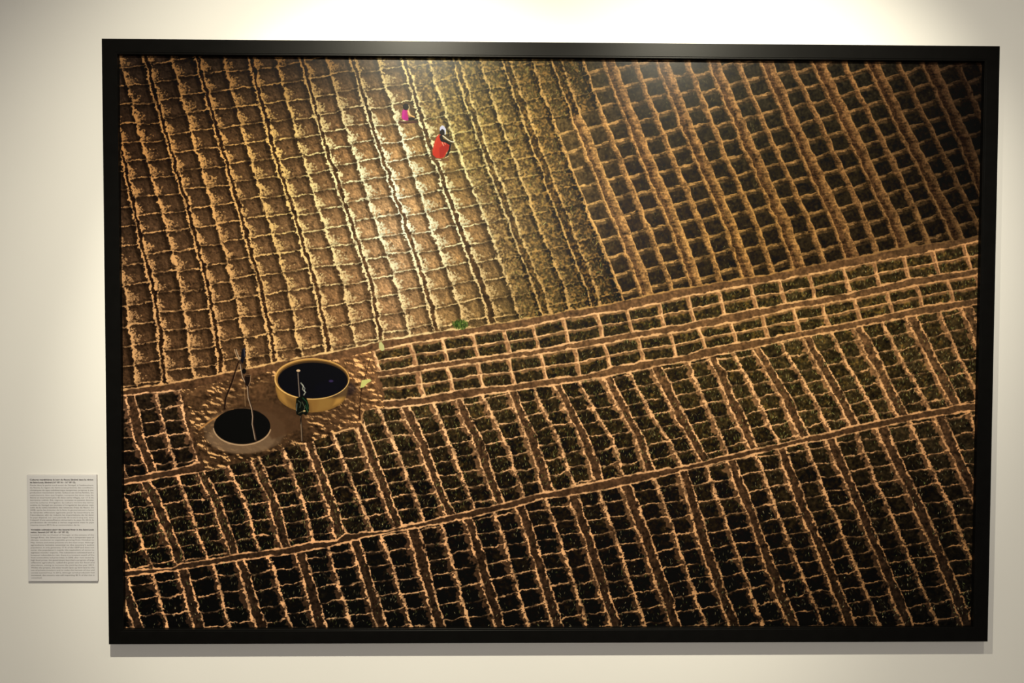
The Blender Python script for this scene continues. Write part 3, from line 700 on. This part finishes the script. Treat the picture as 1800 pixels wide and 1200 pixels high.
# ------------------------------------------------------------------ the caption panel
def wall_pt(px, py, yw_):
    # where the ray through a pixel meets the plane y = yw_
    d = R_CV.T @ np.array([(px - 900) / F_PX, (py - 600) / F_PX, 1.0])     # in (x, down, forward)
    k = (yw_ - (CAM_POS[1] - FD)) / d[2]
    return CAM_POS[0] + d[0] * k, CAM_POS[2] + ZC - d[1] * k
PT = 0.005
c0 = wall_pt(49.5, 1021.5, -PT); c1 = wall_pt(169.5, 834.5, -PT)
CW, CHH = c1[0] - c0[0], c1[1] - c0[1]
M_CARD = mat('white_foam_board', (0.66, 0.645, 0.665), 0.45, 0.4, noise=(30, 0.015))
M_EDGE = mat('foam_board_edge', (0.30, 0.27, 0.27), 0.8, 0.2)
M_INK = mat('caption_ink', (0.045, 0.035, 0.04), 0.6, 0.3)
M_INK2 = mat('caption_small_ink', (0.10, 0.09, 0.09), 0.6, 0.3)
pan = empty('caption_panel', (c0[0], 0, c0[1]))
tag(pan, label='small white text panel mounted on the wall left of the big black frame', category='sign')
bm = bmesh.new(); box(bm, 0, CW, -PT, 0, 0, CHH)
bmesh.ops.bevel(bm, geom=list(bm.edges), offset=0.0006, segments=1, affect='EDGES')
board = bm_obj('board', bm, M_CARD, pan); board.data.materials.append(M_EDGE)
for p in board.data.polygons:
    if abs(p.normal.y) < 0.5: p.material_index = 1

HEAD_FR = ["Cultures maraîchères le long du fleuve Sénégal dans la région", "de Saint-Louis, Sénégal (16° 00’ N – 16° 09’ O)."]
BODY_FR = ["Située dans la partie nord-ouest du Sénégal, à l’embouchure", "du fleuve, la région de Saint-Louis présente des conditions",
 "climatiques de type subdésertique tempérées, propices à une", "production maraîchère variée. Grâce à ses terres fertiles, les",
 "exploitations, bien que fragiles, occupent les deux rives du", "fleuve et nourrissent plus de deux cents villages, sur 17 % du",
 "territoire cultivé. Riz, oignons, tomates et patates douces", "sont les cultures d’irrigation. La culture vivrière des terres",
 "arables du Sénégal est soumise à l’irrégularité des pluies, mais", "celle de la vallée bénéficie des retenues d’eau du fleuve. En",
 "2008, après les émeutes de la faim, le gouvernement a lancé", "la Grande offensive agricole pour la nourriture et",
 "l’abondance, afin de réduire les importations de riz dont", "le pays dépend, sur une période de trois à cinq ans, avec",
 "l’objectif d’une autosuffisance alimentaire du pays. En 2012, la", "production de céréales a certes augmenté mais le pays", "importe encore 80 % de sa consommation de riz."]
HEAD_EN = ["Vegetable cultivation along the Senegal River in the Saint-Louis", "region, Senegal (16° 00’ N – 16° 09’ O)."]
BODY_EN = ["Located in the northwest of Senegal, at the estuary of the", "Senegal River, the Saint-Louis region has a temperate type of",
 "climate, conducive to vegetable growing from October to", "May. Onions and sweet potatoes are the main crops. Although",
 "agriculture remains essential to the country’s active", "population, it only generates 17 % of the GDP and does not",
 "cover the population’s needs: the equivalent of seven to", "eighteen months’ imports. The subsistence cultivated land is",
 "however vulnerable to rain: there is a constant watch of the", "food commodities and price index. In 2008, after riots caused by",
 "high food prices, the government launched a program of large", "offensive agriculture, called the great one for food and",
 "abundance, aiming to increase the yield by the year 2015.", "Within the project, the state would open up farm land to the",
 "use of private investors and to make the harvest of rice and", "cereals autonomous. In 2012, although cereal production had",
 "increased, the country was still importing 80 % of the rice it", "consumed."]
def text_block(name, rows, material, bold):
    verts, faces = [], []
    for k, (txt, ypx, last) in enumerate(rows):
        cu = bpy.data.curves.new('line', 'FONT'); cu.body = txt; cu.size = 1.0; cu.resolution_u = 2; cu.fill_mode = 'FRONT'
        cu.offset = 0.03 if bold else 0.0
        ob = bpy.data.objects.new('line', cu); COL.objects.link(ob)
        dg = bpy.context.evaluated_depsgraph_get()
        me = bpy.data.meshes.new_from_object(ob.evaluated_get(dg))
        co = np.array([v.co[:] for v in me.vertices]) if len(me.vertices) else np.zeros((0, 3))
        wpx = last if last else 109.0                      # the lines are justified
        xs0, xs1 = co[:, 0].min(), co[:, 0].max()
        sx = wpx / 120.0 * CW / (xs1 - xs0); sz = 0.0048 if bold else 0.0043
        ox = (55 - 49.5) / 120.0 * CW; oz = CHH * (1 - (ypx - 834.5) / 187.0) - 0.0014
        n0 = len(verts)
        verts += [((c[0] - xs0) * sx + ox, -PT - 0.00012, c[1] * sz + oz) for c in co]
        faces += [tuple(n0 + i for i in p.vertices) for p in me.polygons]
        bpy.data.objects.remove(ob); bpy.data.meshes.remove(me); bpy.data.curves.remove(cu)
    return link_mesh(name, verts, faces, material, pan)
text_block('heading_text', [(HEAD_FR[0], 843.0, 0), (HEAD_FR[1], 847.7, 79)], M_INK, True)
text_block('body_text', [(t, 852.5 + 4.36 * i, 85 if i == 16 else 0) for i, t in enumerate(BODY_FR)], M_INK2, False)
text_block('heading_text', [(HEAD_EN[0], 930.6, 0), (HEAD_EN[1], 935.2, 66)], M_INK, True)
text_block('body_text', [(t, 939.8 + 4.43 * i, 18.5 if i == 17 else 0) for i, t in enumerate(BODY_EN)], M_INK2, False)
